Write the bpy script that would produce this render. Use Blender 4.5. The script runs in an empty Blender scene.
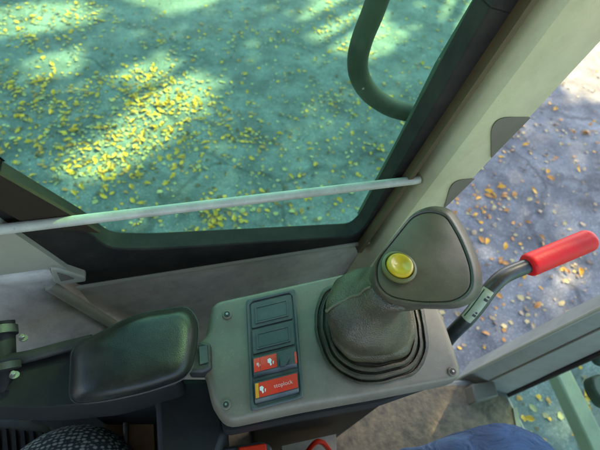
import bpy, bmesh, math, random
from mathutils import Vector, Matrix, noise
random.seed(7)
R = math.radians
D = bpy.data
scene = bpy.context.scene
C = scene.collection

# ------------------------------------------------------------------ camera
CAM_H = 1.5
F = 400.0                      # focal length in photo pixels (600 wide)
def ray(p): return Vector(((p[0]-300)/F, -(p[1]-225)/F, -1.0))
dn = ray((240, 520)).normalized()
Zc = -dn
a_, b_ = ray((0, 229.5)), ray((412, 180.5))
a_ = a_/a_.dot(dn); b_ = b_/b_.dot(dn)
Xc = (b_-a_).normalized(); Yc = Zc.cross(Xc)
M = Matrix((Xc, Yc, Zc))       # camera space -> world
def wr(p): return M @ ray(p)
def H(p, drop):                # point on the horizontal plane `drop` below the eye
    r = wr(p); q = r*(drop/-r.z); return Vector((q.x, q.y, CAM_H-drop))
def V(p, y):                   # point on the cab side plane at y
    r = wr(p); q = r*(y/r.y); return Vector((q.x, q.y, CAM_H+q.z))
def px(w):                     # world -> photo pixel
    c = M.transposed() @ (Vector(w)-Vector((0, 0, CAM_H)))
    return (300+F*c.x/-c.z, 225-F*c.y/-c.z) if c.z < -1e-6 else None
def RW(p, drop, n): return n*(drop/-wr(p).z)/F    # n pixels as metres there

cd = D.cameras.new('camera'); cam = D.objects.new('camera', cd); C.objects.link(cam)
cam.matrix_world = Matrix.Translation((0, 0, CAM_H)) @ M.to_4x4()
cd.sensor_width = 36; cd.lens = 36*F/600; cd.clip_start = .01; cd.clip_end = 400
scene.camera = cam
cd.dof.use_dof = True; cd.dof.focus_distance = .40; cd.dof.aperture_fstop = 8.5

# ------------------------------------------------------------------ materials
def nodes_of(name):
    m = D.materials.new(name); m.use_nodes = True
    nt = m.node_tree; return m, nt, nt.nodes['Principled BSDF']
def mat(name, col, rough=.5, metal=0, bump=None, var=0, varscale=12, col2=None, spec=.5, coat=0, rvar=0, dist=.002, wear=None):
    """bump=(scale, strength, kind); var blends col towards col2 over a cloudy noise"""
    m, nt, b = nodes_of(name); L = nt.links
    b.inputs['Base Color'].default_value = (*col, 1); b.inputs['Roughness'].default_value = rough
    b.inputs['Metallic'].default_value = metal; b.inputs['Specular IOR Level'].default_value = spec
    b.inputs['Coat Weight'].default_value = coat
    tc = nt.nodes.new('ShaderNodeTexCoord')
    if var or rvar:
        n = nt.nodes.new('ShaderNodeTexNoise'); n.inputs['Scale'].default_value = varscale
        n.inputs['Detail'].default_value = 8; n.inputs['Roughness'].default_value = .65
        L.new(tc.outputs['Object'], n.inputs['Vector'])
        rp = nt.nodes.new('ShaderNodeValToRGB'); rp.color_ramp.elements[0].position = .35; rp.color_ramp.elements[1].position = .68
        L.new(n.outputs['Fac'], rp.inputs['Fac'])
        if var:
            mx = nt.nodes.new('ShaderNodeMix'); mx.data_type = 'RGBA'
            c2 = col2 or tuple(c*.6 for c in col)
            mx.inputs[6].default_value = (*col, 1); mx.inputs[7].default_value = (*c2, 1)
            mm = nt.nodes.new('ShaderNodeMath'); mm.operation = 'MULTIPLY'; mm.inputs[1].default_value = var
            L.new(rp.outputs['Color'], mm.inputs[0]); L.new(mm.outputs[0], mx.inputs[0]); L.new(mx.outputs[2], b.inputs['Base Color'])
        if rvar:
            mr = nt.nodes.new('ShaderNodeMapRange'); mr.inputs['To Min'].default_value = rough-rvar; mr.inputs['To Max'].default_value = rough+rvar
            L.new(n.outputs['Fac'], mr.inputs['Value']); L.new(mr.outputs[0], b.inputs['Roughness'])
    if wear:      # settled dust: soft clouds broken up by fine specks and a few thin scuffs
        wc, amt = wear
        src = b.inputs['Base Color'].links[0].from_socket if b.inputs['Base Color'].links else None
        def tex(kind, scale, lo, hi, a, z, scl=None):
            t = nt.nodes.new(kind); t.inputs['Scale'].default_value = scale
            if kind == 'ShaderNodeTexNoise': t.inputs['Detail'].default_value = 10; t.inputs['Roughness'].default_value = .75
            if scl:
                mp = nt.nodes.new('ShaderNodeMapping'); mp.inputs['Scale'].default_value = scl; mp.inputs['Rotation'].default_value = (.3, .2, .9)
                L.new(tc.outputs['Object'], mp.inputs['Vector']); L.new(mp.outputs[0], t.inputs['Vector'])
            else: L.new(tc.outputs['Object'], t.inputs['Vector'])
            r = nt.nodes.new('ShaderNodeMapRange'); r.inputs['From Min'].default_value = lo; r.inputs['From Max'].default_value = hi
            r.inputs['To Min'].default_value = a; r.inputs['To Max'].default_value = z
            L.new(t.outputs['Distance' if kind == 'ShaderNodeTexVoronoi' else 'Fac'], r.inputs['Value']); return r.outputs[0]
        def op(o, x, y):
            q = nt.nodes.new('ShaderNodeMath'); q.operation = o; q.use_clamp = True
            L.new(x, q.inputs[0])
            if isinstance(y, float): q.inputs[1].default_value = y
            else: L.new(y, q.inputs[1])
            return q.outputs[0]
        cloud = tex('ShaderNodeTexNoise', 32, .42, .68, 0, .75)
        speck = tex('ShaderNodeTexVoronoi', 240, .10, .22, .9, 0)
        patch = tex('ShaderNodeTexNoise', 55, .5, .62, 0, 1)
        scuff = tex('ShaderNodeTexNoise', 30, .66, .70, 0, .8, (1, 14, 1))
        f = op('MULTIPLY', op('ADD', op('ADD', cloud, op('MULTIPLY', speck, patch)), scuff), float(amt))
        mx2 = nt.nodes.new('ShaderNodeMix'); mx2.data_type = 'RGBA'; L.new(f, mx2.inputs[0])
        if src: L.new(src, mx2.inputs[6])
        else: mx2.inputs[6].default_value = (*col, 1)
        mx2.inputs[7].default_value = (*wc, 1); L.new(mx2.outputs[2], b.inputs['Base Color'])
    if bump:
        sc, st, kind = bump
        if kind == 'leather':
            t = nt.nodes.new('ShaderNodeTexVoronoi'); t.inputs['Scale'].default_value = sc; t.feature = 'F1'; out = t.outputs['Distance']
        else:
            t = nt.nodes.new('ShaderNodeTexNoise'); t.inputs['Scale'].default_value = sc; t.inputs['Detail'].default_value = 4; out = t.outputs['Fac']
        L.new(tc.outputs['Object'], t.inputs['Vector'])
        bp = nt.nodes.new('ShaderNodeBump'); bp.inputs['Strength'].default_value = st; bp.inputs['Distance'].default_value = dist
        L.new(out, bp.inputs['Height']); L.new(bp.outputs[0], b.inputs['Normal'])
    return m

MT = {}
MT['cab_paint'] = mat('cab_paint', (.34, .33, .24), .42, var=.5, varscale=9, col2=(.26, .25, .18), bump=(260, .12, 'n'), rvar=.1, wear=((.44,.40,.29), 0.4))
MT['pillar_paint'] = mat('pillar_paint', (.55, .53, .29), .36, var=.6, varscale=9, col2=(.40, .38, .21), bump=(220, .1, 'n'), rvar=.1, wear=((.30,.27,.16), 0.45))
MT['wall_paint'] = mat('wall_paint', (.66, .60, .50), .38, var=.6, varscale=14, col2=(.52, .47, .39), bump=(300, .15, 'n'), rvar=.12, wear=((.19,.17,.13), 0.6))  # colour lightened to make up for the weak light on the sill wall
MT['apillar_paint'] = mat('apillar_paint', (.29, .29, .25), .45, var=.4, varscale=15, col2=(.22, .22, .18), bump=(300, .1, 'n'), wear=((.16,.14,.10), 0.5))
MT['rail_paint'] = mat('rail_paint', (.58, .57, .46), .33, var=.6, varscale=45, col2=(.34, .33, .27), coat=.1, wear=((.22,.2,.14), 0.5))
MT['rubber'] = mat('rubber', (.011, .010, .008), .7, spec=.25, var=.6, varscale=20, col2=(.035, .03, .022), bump=(150, .2, 'n'), wear=((.07,.058,.036), .3))
MT['lip_rubber'] = mat('lip_rubber', (.034, .024, .012), .7, spec=.2, var=.6, varscale=25, col2=(.018, .014, .009))
MT['outer_seal'] = mat('outer_seal', (.075, .072, .05), .6, var=.6, varscale=10, col2=(.04, .04, .03))
MT['brown_seal'] = mat('brown_seal', (.085, .055, .02), .5, var=.6, varscale=40)
MT['dark_olive'] = mat('dark_olive', (.15, .132, .09), .6, var=.5, varscale=30)
MT['console_plastic'] = mat('console_plastic', (.185, .155, .11), .46, var=.7, varscale=16, col2=(.12, .10, .07), bump=(900, .25, 'n'), rvar=.08, dist=.0006, wear=((.34,.31,.22), 0.5))
MT['black_plastic'] = mat('black_plastic', (.018, .018, .018), .5, var=.5, varscale=30, col2=(.035, .034, .03), bump=(700, .3, 'n'), dist=.0006, wear=((.10,.09,.07), 0.4))
MT['dark_shell'] = mat('dark_shell', (.012, .012, .012), .6, spec=.35, var=.5, varscale=14, col2=(.02, .019, .017), bump=(500, .2, 'n'), dist=.0006, wear=((.05,.045,.035), 0.4))
MT['switch_plastic'] = mat('switch_plastic', (.055, .065, .065), .42, var=.4, varscale=60, col2=(.09, .095, .085), bump=(900, .15, 'n'), dist=.0004, wear=((.16,.15,.11), 0.5))
MT['switch_lens'] = mat('switch_lens', (.035, .045, .045), .25, var=.4, varscale=80, col2=(.055, .065, .06), wear=((.13,.13,.1), 0.45))
MT['red_switch'] = mat('red_switch', (.85, .022, .006), .3, coat=.3, var=.6, varscale=50, col2=(.86, .05, .006), wear=((.45,.06,.04), 0.35))
MT['orange_lens'] = mat('orange_lens', (.85, .36, .02), .3, coat=.3, var=.6, varscale=160, col2=(.8, .12, .01))
MT['white_print'] = mat('white_print', (.8, .78, .7), .5)
MT['pink_print'] = mat('pink_print', (.85, .45, .38), .5)
MT['boot_rubber'] = mat('boot_rubber', (.036, .031, .019), .34, var=.75, varscale=24, col2=(.10, .083, .042), bump=(750, .5, 'leather'), dist=.0008, wear=((.20,.17,.09), 0.4))  # the lighter wear tone also imitates the boot's yellowish highlights
MT['flange_rubber'] = mat('flange_rubber', (.024, .022, .016), .42, var=.75, varscale=26, col2=(.085, .072, .04), bump=(500, .2, 'n'), wear=((.22,.19,.11), 0.45))
MT['grip_rubber'] = mat('grip_rubber', (.050, .043, .028), .36, var=.7, varscale=30, col2=(.095, .080, .046), bump=(900, .25, 'n'), rvar=.08, dist=.0006, wear=((.17,.145,.08), 0.4))
MT['grip_face'] = mat('grip_face', (.066, .057, .031), .32, var=.8, varscale=26, col2=(.115, .098, .05), bump=(1000, .12, 'n'), rvar=.1, dist=.0005, wear=((.19,.16,.08), 0.4))
MT['seam_rubber'] = mat('seam_rubber', (.13, .11, .06), .4)
MT['button'] = mat('button', (.62, .43, .015), .3, coat=.4, var=.6, varscale=120, col2=(.42, .25, .015))
MT['button_ring'] = mat('button_ring', (.13, .12, .03), .4)
MT['black_paint'] = mat('black_paint', (.016, .018, .016), .35, coat=.3, var=.4, varscale=60, col2=(.035, .036, .03), wear=((.14,.13,.1), 0.4))
MT['handle_paint'] = mat('handle_paint', (.004, .0045, .004), .55, spec=.2, var=.5, varscale=40, col2=(.03, .032, .028))
MT['red_grip'] = mat('red_grip', (.74, .006, .008), .46, spec=.3, var=.5, varscale=55, col2=(.5, .012, .01), bump=(300, .12, 'n'), wear=((.36,.05,.04), 0.5))
MT['sticker'] = mat('sticker', (.42, .46, .30), .45, var=.6, varscale=220, col2=(.28, .31, .19))
MT['steel'] = mat('steel', (.36, .35, .32), .45, metal=1, var=.4, varscale=80)
MT['vinyl'] = mat('vinyl', (.006, .006, .006), .36, spec=.4, var=.5, varscale=22, col2=(.024, .024, .022), bump=(1000, .16, 'leather'), rvar=.07, dist=.0006, wear=((.055,.05,.04), 0.45))
MT['brown_board'] = mat('brown_board', (.30, .17, .085), .75, var=.6, varscale=18, col2=(.12, .065, .03), bump=(200, .2, 'n'))
MT['floor_mat'] = mat('floor_mat', (.25, .18, .105), .85, var=.95, varscale=45, col2=(.10, .078, .055), bump=(110, .7, 'n'), dist=.004)
MT['bark'] = mat('bark', (.12, .09, .06), .9, var=.7, bump=(30, .8, 'n'))
MT['skin'] = mat('skin', (.52, .33, .24), .5)
MT['shirt'] = mat('shirt', (.07, .08, .1), .8, bump=(300, .3, 'n'))
MT['boot_leather'] = mat('boot_leather', (.05, .035, .02), .6)
MT['hair'] = mat('hair', (.03, .02, .015), .6)
MT['pale_paint'] = mat('pale_paint', (.24, .24, .16), .5, var=.7, varscale=14, col2=(.14, .14, .09))

# worn blue denim: fine diagonal twill, faded noise
m, nt, b = nodes_of('denim'); L = nt.links
tc = nt.nodes.new('ShaderNodeTexCoord')
w = nt.nodes.new('ShaderNodeTexWave'); w.inputs['Scale'].default_value = 700; w.bands_direction = 'DIAGONAL'; w.inputs['Distortion'].default_value = 1
n = nt.nodes.new('ShaderNodeTexNoise'); n.inputs['Scale'].default_value = 26; n.inputs['Detail'].default_value = 8
L.new(tc.outputs['Object'], w.inputs['Vector']); L.new(tc.outputs['Object'], n.inputs['Vector'])
mx = nt.nodes.new('ShaderNodeMix'); mx.data_type = 'RGBA'
mx.inputs[6].default_value = (.006, .024, .08, 1); mx.inputs[7].default_value = (.032, .09, .225, 1)
ad = nt.nodes.new('ShaderNodeMath'); ad.operation = 'MULTIPLY_ADD'; ad.inputs[1].default_value = .22
L.new(w.outputs['Fac'], ad.inputs[0]); 
mr = nt.nodes.new('ShaderNodeMapRange'); mr.inputs['From Min'].default_value = .35; mr.inputs['From Max'].default_value = .7; mr.inputs['To Max'].default_value = .7
L.new(n.outputs['Fac'], mr.inputs['Value']); L.new(mr.outputs[0], ad.inputs[2]); L.new(ad.outputs[0], mx.inputs[0]); L.new(mx.outputs[2], b.inputs['Base Color'])
b.inputs['Roughness'].default_value = .85
bp = nt.nodes.new('ShaderNodeBump'); bp.inputs['Strength'].default_value = .35; bp.inputs['Distance'].default_value = .001
L.new(w.outputs['Fac'], bp.inputs['Height']); L.new(bp.outputs[0], b.inputs['Normal'])
n3 = nt.nodes.new('ShaderNodeTexNoise'); n3.inputs['Scale'].default_value = 22; n3.inputs['Detail'].default_value = 3; n3.inputs['Distortion'].default_value = 1.5
mp3 = nt.nodes.new('ShaderNodeMapping'); mp3.inputs['Scale'].default_value = (1, 2.4, 1); mp3.inputs['Rotation'].default_value = (0, 0, .7)
L.new(tc.outputs['Object'], mp3.inputs['Vector']); L.new(mp3.outputs[0], n3.inputs['Vector'])
b3 = nt.nodes.new('ShaderNodeBump'); b3.inputs['Strength'].default_value = .85; b3.inputs['Distance'].default_value = .012
L.new(n3.outputs['Fac'], b3.inputs['Height']); L.new(bp.outputs[0], b3.inputs['Normal']); L.new(b3.outputs[0], b.inputs['Normal'])
MT['denim'] = m

# dotted seat fabric
m, nt, b = nodes_of('seat_fabric'); L = nt.links
tc = nt.nodes.new('ShaderNodeTexCoord')
mp = nt.nodes.new('ShaderNodeMapping'); mp.inputs['Scale'].default_value = (175, 245, 175)
vo = nt.nodes.new('ShaderNodeTexVoronoi'); vo.inputs['Scale'].default_value = 1; vo.inputs['Randomness'].default_value = .35
L.new(tc.outputs['Object'], mp.inputs['Vector']); L.new(mp.outputs[0], vo.inputs['Vector'])
rp = nt.nodes.new('ShaderNodeValToRGB'); rp.color_ramp.elements[0].color = (.44, .50, .44, 1); rp.color_ramp.elements[1].color = (.05, .07, .065, 1)
rp.color_ramp.elements[0].position = .32; rp.color_ramp.elements[1].position = .52
L.new(vo.outputs['Distance'], rp.inputs['Fac']); L.new(rp.outputs[0], b.inputs['Base Color']); b.inputs['Roughness'].default_value = .9
bp = nt.nodes.new('ShaderNodeBump'); bp.inputs['Strength'].default_value = .5; bp.inputs['Distance'].default_value = .002; bp.invert = True
L.new(vo.outputs['Distance'], bp.inputs['Height']); L.new(bp.outputs[0], b.inputs['Normal'])
MT['seat_fabric'] = m

# tinted glass with dust specks and a film coloured to imitate glare haze
def glass_mat(name, tint, dust_haze):
    m = D.materials.new(name); m.use_nodes = True; nt = m.node_tree; L = nt.links
    for nn in list(nt.nodes): nt.nodes.remove(nn)
    out = nt.nodes.new('ShaderNodeOutputMaterial')
    tr = nt.nodes.new('ShaderNodeBsdfTransparent'); tr.inputs['Color'].default_value = (*tint, 1)
    gl = nt.nodes.new('ShaderNodeBsdfGlossy'); gl.inputs['Roughness'].default_value = .02
    df = nt.nodes.new('ShaderNodeBsdfDiffuse'); df.inputs['Color'].default_value = (.50, .60, .40, 1)
    lw = nt.nodes.new('ShaderNodeLayerWeight'); lw.inputs['Blend'].default_value = .5
    pw = nt.nodes.new('ShaderNodeMath'); pw.operation = 'POWER'; pw.inputs[1].default_value = 5
    fr = nt.nodes.new('ShaderNodeMath'); fr.operation = 'MULTIPLY_ADD'; fr.inputs[1].default_value = .5; fr.inputs[2].default_value = .014
    L.new(lw.outputs['Facing'], pw.inputs[0]); L.new(pw.outputs[0], fr.inputs[0])
    m1 = nt.nodes.new('ShaderNodeMixShader'); m2 = nt.nodes.new('ShaderNodeMixShader')
    tc = nt.nodes.new('ShaderNodeTexCoord')
    n1 = nt.nodes.new('ShaderNodeTexNoise'); n1.inputs['Scale'].default_value = 5; n1.inputs['Detail'].default_value = 9; n1.inputs['Roughness'].default_value = .7; n1.inputs['Distortion'].default_value = 1.2
    n2 = nt.nodes.new('ShaderNodeTexVoronoi'); n2.inputs['Scale'].default_value = 60
    L.new(tc.outputs['Object'], n1.inputs['Vector']); L.new(tc.outputs['Object'], n2.inputs['Vector'])
    r1 = nt.nodes.new('ShaderNodeMapRange'); r1.inputs['From Min'].default_value = .3; r1.inputs['From Max'].default_value = .8; r1.inputs['To Min'].default_value = dust_haze*.4; r1.inputs['To Max'].default_value = dust_haze*1.6
    r2 = nt.nodes.new('ShaderNodeMapRange'); r2.inputs['From Min'].default_value = .05; r2.inputs['From Max'].default_value = .09; r2.inputs['To Min'].default_value = .3; r2.inputs['To Max'].default_value = 0
    L.new(n1.outputs['Fac'], r1.inputs['Value']); L.new(n2.outputs['Distance'], r2.inputs['Value'])
    ad = nt.nodes.new('ShaderNodeMath'); ad.operation = 'ADD'
    L.new(r1.outputs[0], ad.inputs[0]); L.new(r2.outputs[0], ad.inputs[1])
    L.new(fr.outputs[0], m1.inputs[0]); L.new(tr.outputs[0], m1.inputs[1]); L.new(gl.outputs[0], m1.inputs[2])
    L.new(ad.outputs[0], m2.inputs[0]); L.new(m1.outputs[0], m2.inputs[1]); L.new(df.outputs[0], m2.inputs[2])
    L.new(m2.outputs[0], out.inputs['Surface'])
    return m
MT['green_glass'] = glass_mat('green_glass', (.655, .985, .80), .034)
MT['front_glass'] = glass_mat('front_glass', (.76, .95, .86), .04)

# ------------------------------------------------------------------ object helpers
def obj(name, bm, m, parent=None, smooth=True, angle=40):
    bmesh.ops.recalc_face_normals(bm, faces=bm.faces[:])
    me = D.meshes.new(name); bm.to_mesh(me); bm.free()
    o = D.objects.new(name, me); C.objects.link(o)
    me.materials.append(MT[m] if isinstance(m, str) else m)
    if smooth:
        me.shade_smooth()
        me.set_sharp_from_angle(angle=R(angle))
    if parent: o.parent = parent; o.matrix_parent_inverse = parent.matrix_world.inverted()
    return o
def bevel(o, w, seg=3, ang=30):
    md = o.modifiers.new('bevel', 'BEVEL'); md.width = w; md.segments = seg; md.limit_method = 'ANGLE'; md.angle_limit = R(ang)
    md.harden_normals = False
    return o
def thing(name, label, cat, loc=(0, 0, 0), group=None):
    o = D.objects.new(name, None); C.objects.link(o); o.location = loc; o.empty_display_size = .05
    o.matrix_world = Matrix.Translation(loc)
    return tag(o, label, cat, group)
def tag(o, label, cat, group=None, kind=None):
    o['label'] = label; o['category'] = cat
    if group: o['group'] = group
    if kind: o['kind'] = kind
    return o
def struct(o): o['kind'] = 'structure'; return o
def prism(top, off):           # polygon (world points) swept by a vector
    bm = bmesh.new(); off = Vector(off)
    a = [bm.verts.new(p) for p in top]; b = [bm.verts.new(Vector(p)+off) for p in top]
    bm.faces.new(a); bm.faces.new(b[::-1])
    for i in range(len(a)): bm.faces.new((a[i], a[i-1], b[i-1], b[i]))
    return bm
def ring_prism(outer, inner, off):   # frame between two polygons with equal counts
    bm = bmesh.new(); off = Vector(off); n = len(outer)
    o0 = [bm.verts.new(p) for p in outer]; i0 = [bm.verts.new(p) for p in inner]
    o1 = [bm.verts.new(Vector(p)+off) for p in outer]; i1 = [bm.verts.new(Vector(p)+off) for p in inner]
    for k in range(n):
        j = (k+1) % n
        bm.faces.new((o0[k], o0[j], i0[j], i0[k])); bm.faces.new((o1[j], o1[k], i1[k], i1[j]))
        bm.faces.new((o0[j], o0[k], o1[k], o1[j])); bm.faces.new((i0[k], i0[j], i1[j], i1[k]))
    return bm
def round_poly(pts, r, seg=5):       # rounds the corners of a 2-D (pixel) polygon
    out = []; n = len(pts)
    rr = r if isinstance(r, (list, tuple)) else [r]*n
    for i in range(n):
        p0, p, p2 = Vector(pts[i-1]), Vector(pts[i]), Vector(pts[(i+1) % n])
        d0, d2 = (p0-p), (p2-p); k = min(rr[i], d0.length*.48, d2.length*.48)
        a, c = p+d0.normalized()*k, p+d2.normalized()*k
        for s in range(seg+1):
            t = s/seg; out.append(tuple(a*(1-t)**2 + p*2*t*(1-t) + c*t*t))
    return out
def resample(pts, n, start=0):
    P = [Vector(p) for p in pts]; P.append(P[0]); L = [0]
    for i in range(1, len(P)): L.append(L[-1]+(P[i]-P[i-1]).length)
    out = []
    for k in range(n):
        s = ((k/n)+start) % 1*L[-1]
        i = max(j for j in range(len(L)-1) if L[j] <= s+1e-9)
        out.append(P[i].lerp(P[i+1], (s-L[i])/max(1e-9, L[i+1]-L[i])))
    return out
def loft(rings, cap0=True, cap1=True):
    bm = bmesh.new(); rv = [[bm.verts.new(p) for p in r] for r in rings]
    for a, b in zip(rv, rv[1:]):
        for i in range(len(a)): bm.faces.new((a[i-1], a[i], b[i], b[i-1]))
    if cap0: bm.faces.new(rv[0])
    if cap1: bm.faces.new(rv[-1][::-1])
    return bm
def catmull(P, sub=6):
    P = [Vector(p) for p in P]; out = []
    for i in range(len(P)-1):
        p0, p1, p2, p3 = P[max(0, i-1)], P[i], P[i+1], P[min(len(P)-1, i+2)]
        for s in range(sub):
            t = s/sub
            out.append(.5*((2*p1)+(-p0+p2)*t+(2*p0-5*p1+4*p2-p3)*t*t+(-p0+3*p1-3*p2+p3)*t**3))
    out.append(P[-1]); return out
def tube(path, rad, seg=20, flat=1.0):
    n = len(path); rings = []; prev = None
    for i, p in enumerate(path):
        t = (path[min(i+1, n-1)]-path[max(i-1, 0)]).normalized()
        u = (prev - t*prev.dot(t)).normalized() if prev else t.orthogonal().normalized()
        prev = u; v = t.cross(u); r = rad(i/(n-1)) if callable(rad) else rad
        rings.append([p+u*math.cos(2*math.pi*k/seg)*r+v*math.sin(2*math.pi*k/seg)*r*flat for k in range(seg)])
    return loft(rings)
def box_bm(c, s, rot=None):
    bm = bmesh.new(); bmesh.ops.create_cube(bm, size=1)
    for v in bm.verts:
        v.co = Vector((v.co.x*s[0], v.co.y*s[1], v.co.z*s[2]))
        if rot: v.co = rot @ v.co
        v.co += Vector(c)
    return bm
def add(bm, other):
    me = D.meshes.new('tmp'); other.to_mesh(me); other.free(); bm.from_mesh(me); D.meshes.remove(me); return bm
def cyl_bm(c, r, h, axis=(0, 0, 1), seg=28, r2=None):
    bm = bmesh.new(); bmesh.ops.create_cone(bm, cap_ends=True, segments=seg, radius1=r, radius2=r if r2 is None else r2, depth=h)
    q = Vector((0, 0, 1)).rotation_difference(Vector(axis).normalized()).to_matrix()
    for v in bm.verts: v.co = q @ v.co + Vector(c)
    return bm

# ------------------------------------------------------------------ ground
GR = D.objects
def ground_mat():
    m, nt, b = nodes_of('asphalt'); L = nt.links
    tc = nt.nodes.new('ShaderNodeTexCoord'); O = tc.outputs['Object']
    def noi(s, d=8, r=.6):
        n = nt.nodes.new('ShaderNodeTexNoise'); n.inputs['Scale'].default_value = s; n.inputs['Detail'].default_value = d; n.inputs['Roughness'].default_value = r
        L.new(O, n.inputs['Vector']); return n.outputs['Fac']
    def ramp(src, a, c, ca, cb):
        r = nt.nodes.new('ShaderNodeValToRGB'); e = r.color_ramp.elements
        e[0].position = a; e[1].position = c; e[0].color = (*ca, 1); e[1].color = (*cb, 1); L.new(src, r.inputs['Fac']); return r.outputs['Color']
    def mixc(f, A, B, typ='MIX', fac=None):
        x = nt.nodes.new('ShaderNodeMix'); x.data_type = 'RGBA'; x.blend_type = typ
        if f is None: x.inputs[0].default_value = fac
        else: L.new(f, x.inputs[0])
        L.new(A, x.inputs[6]); L.new(B, x.inputs[7]); return x.outputs[2]
    base = ramp(noi(.9, 6), .35, .7, (.17, .17, .17), (.285, .282, .276))
    stain = ramp(noi(4.5, 8, .7), .38, .66, (.42, .42, .43), (1.3, 1.29, 1.27))
    grit = ramp(noi(170, 3, .7), .3, .72, (.55, .55, .55), (1.45, 1.45, 1.42))
    c = mixc(None, base, stain, 'MULTIPLY', .85); c = mixc(None, c, grit, 'MULTIPLY', .8)
    sv = nt.nodes.new('ShaderNodeTexVoronoi'); sv.inputs['Scale'].default_value = 75; L.new(O, sv.inputs['Vector'])
    stone = ramp(sv.outputs['Distance'], .12, .42, (1.5, 1.48, 1.42), (.78, .78, .78)); c = mixc(None, c, stone, 'MULTIPLY', .7)
    spl = ramp(noi(14, 6, .75), .56, .66, (1, 1, 1), (1.5, 1.47, 1.4)); c = mixc(None, c, spl, 'MULTIPLY', .8)
    # cracks
    vo = nt.nodes.new('ShaderNodeTexVoronoi'); vo.feature = 'DISTANCE_TO_EDGE'; vo.inputs['Scale'].default_value = .42
    nz = nt.nodes.new('ShaderNodeTexNoise'); nz.inputs['Scale'].default_value = 3; nz.inputs['Detail'].default_value = 6; L.new(O, nz.inputs['Vector'])
    va = nt.nodes.new('ShaderNodeVectorMath'); va.operation = 'MULTIPLY_ADD'; va.inputs[1].default_value = (.35, .35, .35)
    L.new(nz.outputs['Color'], va.inputs[0]); L.new(O, va.inputs[2]); L.new(va.outputs[0], vo.inputs['Vector'])
    cr = ramp(vo.outputs['Distance'], .002, .008, (.45, .45, .45), (1, 1, 1))
    c = mixc(None, c, cr, 'MULTIPLY', .85)
    L.new(c, b.inputs['Base Color']); b.inputs['Roughness'].default_value = .82
    bp = nt.nodes.new('ShaderNodeBump'); bp.inputs['Strength'].default_value = .6; bp.inputs['Distance'].default_value = .006
    L.new(noi(120, 4), bp.inputs['Height']); L.new(bp.outputs[0], b.inputs['Normal'])
    return m
MT['asphalt'] = ground_mat()
bm = bmesh.new(); bmesh.ops.create_grid(bm, x_segments=1, y_segments=1, size=90)
struct(obj('ground', bm, 'asphalt', smooth=False))

# ------------------------------------------------------------------ sun, sky, canopy
SUN_AZ, SUN_EL = R(35), R(42)        # azimuth from +X towards +Y
SD = Vector((math.cos(SUN_AZ)*math.cos(SUN_EL), math.sin(SUN_AZ)*math.cos(SUN_EL), math.sin(SUN_EL)))
sl = D.lights.new('sun', 'SUN'); sl.energy = 4.2; sl.angle = R(.53); sl.color = (1, .84, .52)
so = D.objects.new('sun', sl); C.objects.link(so); so.rotation_mode = 'QUATERNION'
so.rotation_quaternion = Vector((0, 0, 1)).rotation_difference(SD)
wd = D.worlds.new('World'); scene.world = wd; wd.use_nodes = True
nt = wd.node_tree; bg = nt.nodes['Background']; sky = nt.nodes.new('ShaderNodeTexSky'); sky.sky_type = 'NISHITA'; sky.sun_disc = False
sky.sun_elevation = SUN_EL; sky.sun_rotation = R(90)-SUN_AZ; sky.air_density = 1; sky.dust_density = 1.5
nt.links.new(sky.outputs[0], bg.inputs['Color']); bg.inputs['Strength'].default_value = .13
vs = scene.view_settings; vs.view_transform = 'Standard'; vs.look = 'None'; vs.gamma = 1; vs.use_curve_mapping = False
vs.exposure = 2.3

# gaps in the canopy where sun reaches the ground: photo ellipses (cx, cy, half-length, half-width, tilt)
GAPS = [(172, 104, 48, 14, -27), (112, 152, 48, 13, -30), (30, 18, 66, 11, -6), (345, 18, 38, 27, -25), (175, -2, 40, 7, 0),
        (375, 42, 26, 10, -25), (470, 8, 26, 16, -30), (592, 62, 26, 34, 20), (150, 70, 26, 7, -22), (60, 62, 30, 5, -10)]
def in_gap(p, k=1.0):
    for cx, cy, a, b, t in GAPS:
        dx, dy = p[0]-cx, p[1]-cy; c, s = math.cos(R(t)), math.sin(R(t))
        if ((dx*c+dy*s)/a)**2 + ((-dx*s+dy*c)/b)**2 < k*k: return True
    return False
def leaf_card(bm, c, s, q):
    vs_ = [bm.verts.new(c + q @ Vector((x*s, y*s, z*s))) for x, y, z in ((-.5, 0, .06), (0, -.32, -.02), (.5, 0, .06), (0, .32, -.02))]
    bm.faces.new(vs_)
m = D.materials.new('canopy_leaf'); m.use_nodes = True; nt = m.node_tree; b = nt.nodes['Principled BSDF']
b.inputs['Base Color'].default_value = (.20, .19, .03, 1); b.inputs['Roughness'].default_value = .6
tl = nt.nodes.new('ShaderNodeBsdfTranslucent'); tl.inputs['Color'].default_value = (.34, .32, .04, 1)
ms = nt.nodes.new('ShaderNodeMixShader'); ms.inputs[0].default_value = .4
nt.links.new(b.outputs[0], ms.inputs[1]); nt.links.new(tl.outputs[0], ms.inputs[2]); nt.links.new(ms.outputs[0], nt.nodes['Material Output'].inputs['Surface'])
MT['canopy_leaf'] = m
bm = bmesh.new()
from mathutils import Quaternion
NL = 42000
k = 0
while k < NL:
    gx, gy = random.uniform(-3.2, 4.2), random.uniform(-1.2, 6.5)     # where this leaf's shadow lands
    h = random.uniform(5.2, 8.0)
    k += 1
    p = px((gx, gy, 0))
    if p and gy > .2 and any(in_gap(px((gx+ex, gy+ey, 0))) for ex, ey in ((0, 0), (.09, 0), (-.09, 0), (0, .09), (0, -.09))): continue
    c = Vector((gx, gy, 0)) + SD*(h/SD.z)
    leaf_card(bm, c, random.uniform(.1, .19), Quaternion((random.gauss(0, 1), random.gauss(0, 1), random.gauss(0, 1), random.gauss(0, 1))).normalized())
cx = Vector((.5, 2.6, 0)) + SD*(6.5/SD.z)
tree = thing('tree', 'tall autumn tree whose yellowing crown shades the ground beside the cab', 'tree', (cx.x+1.5, cx.y+1.0, 0))
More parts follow.
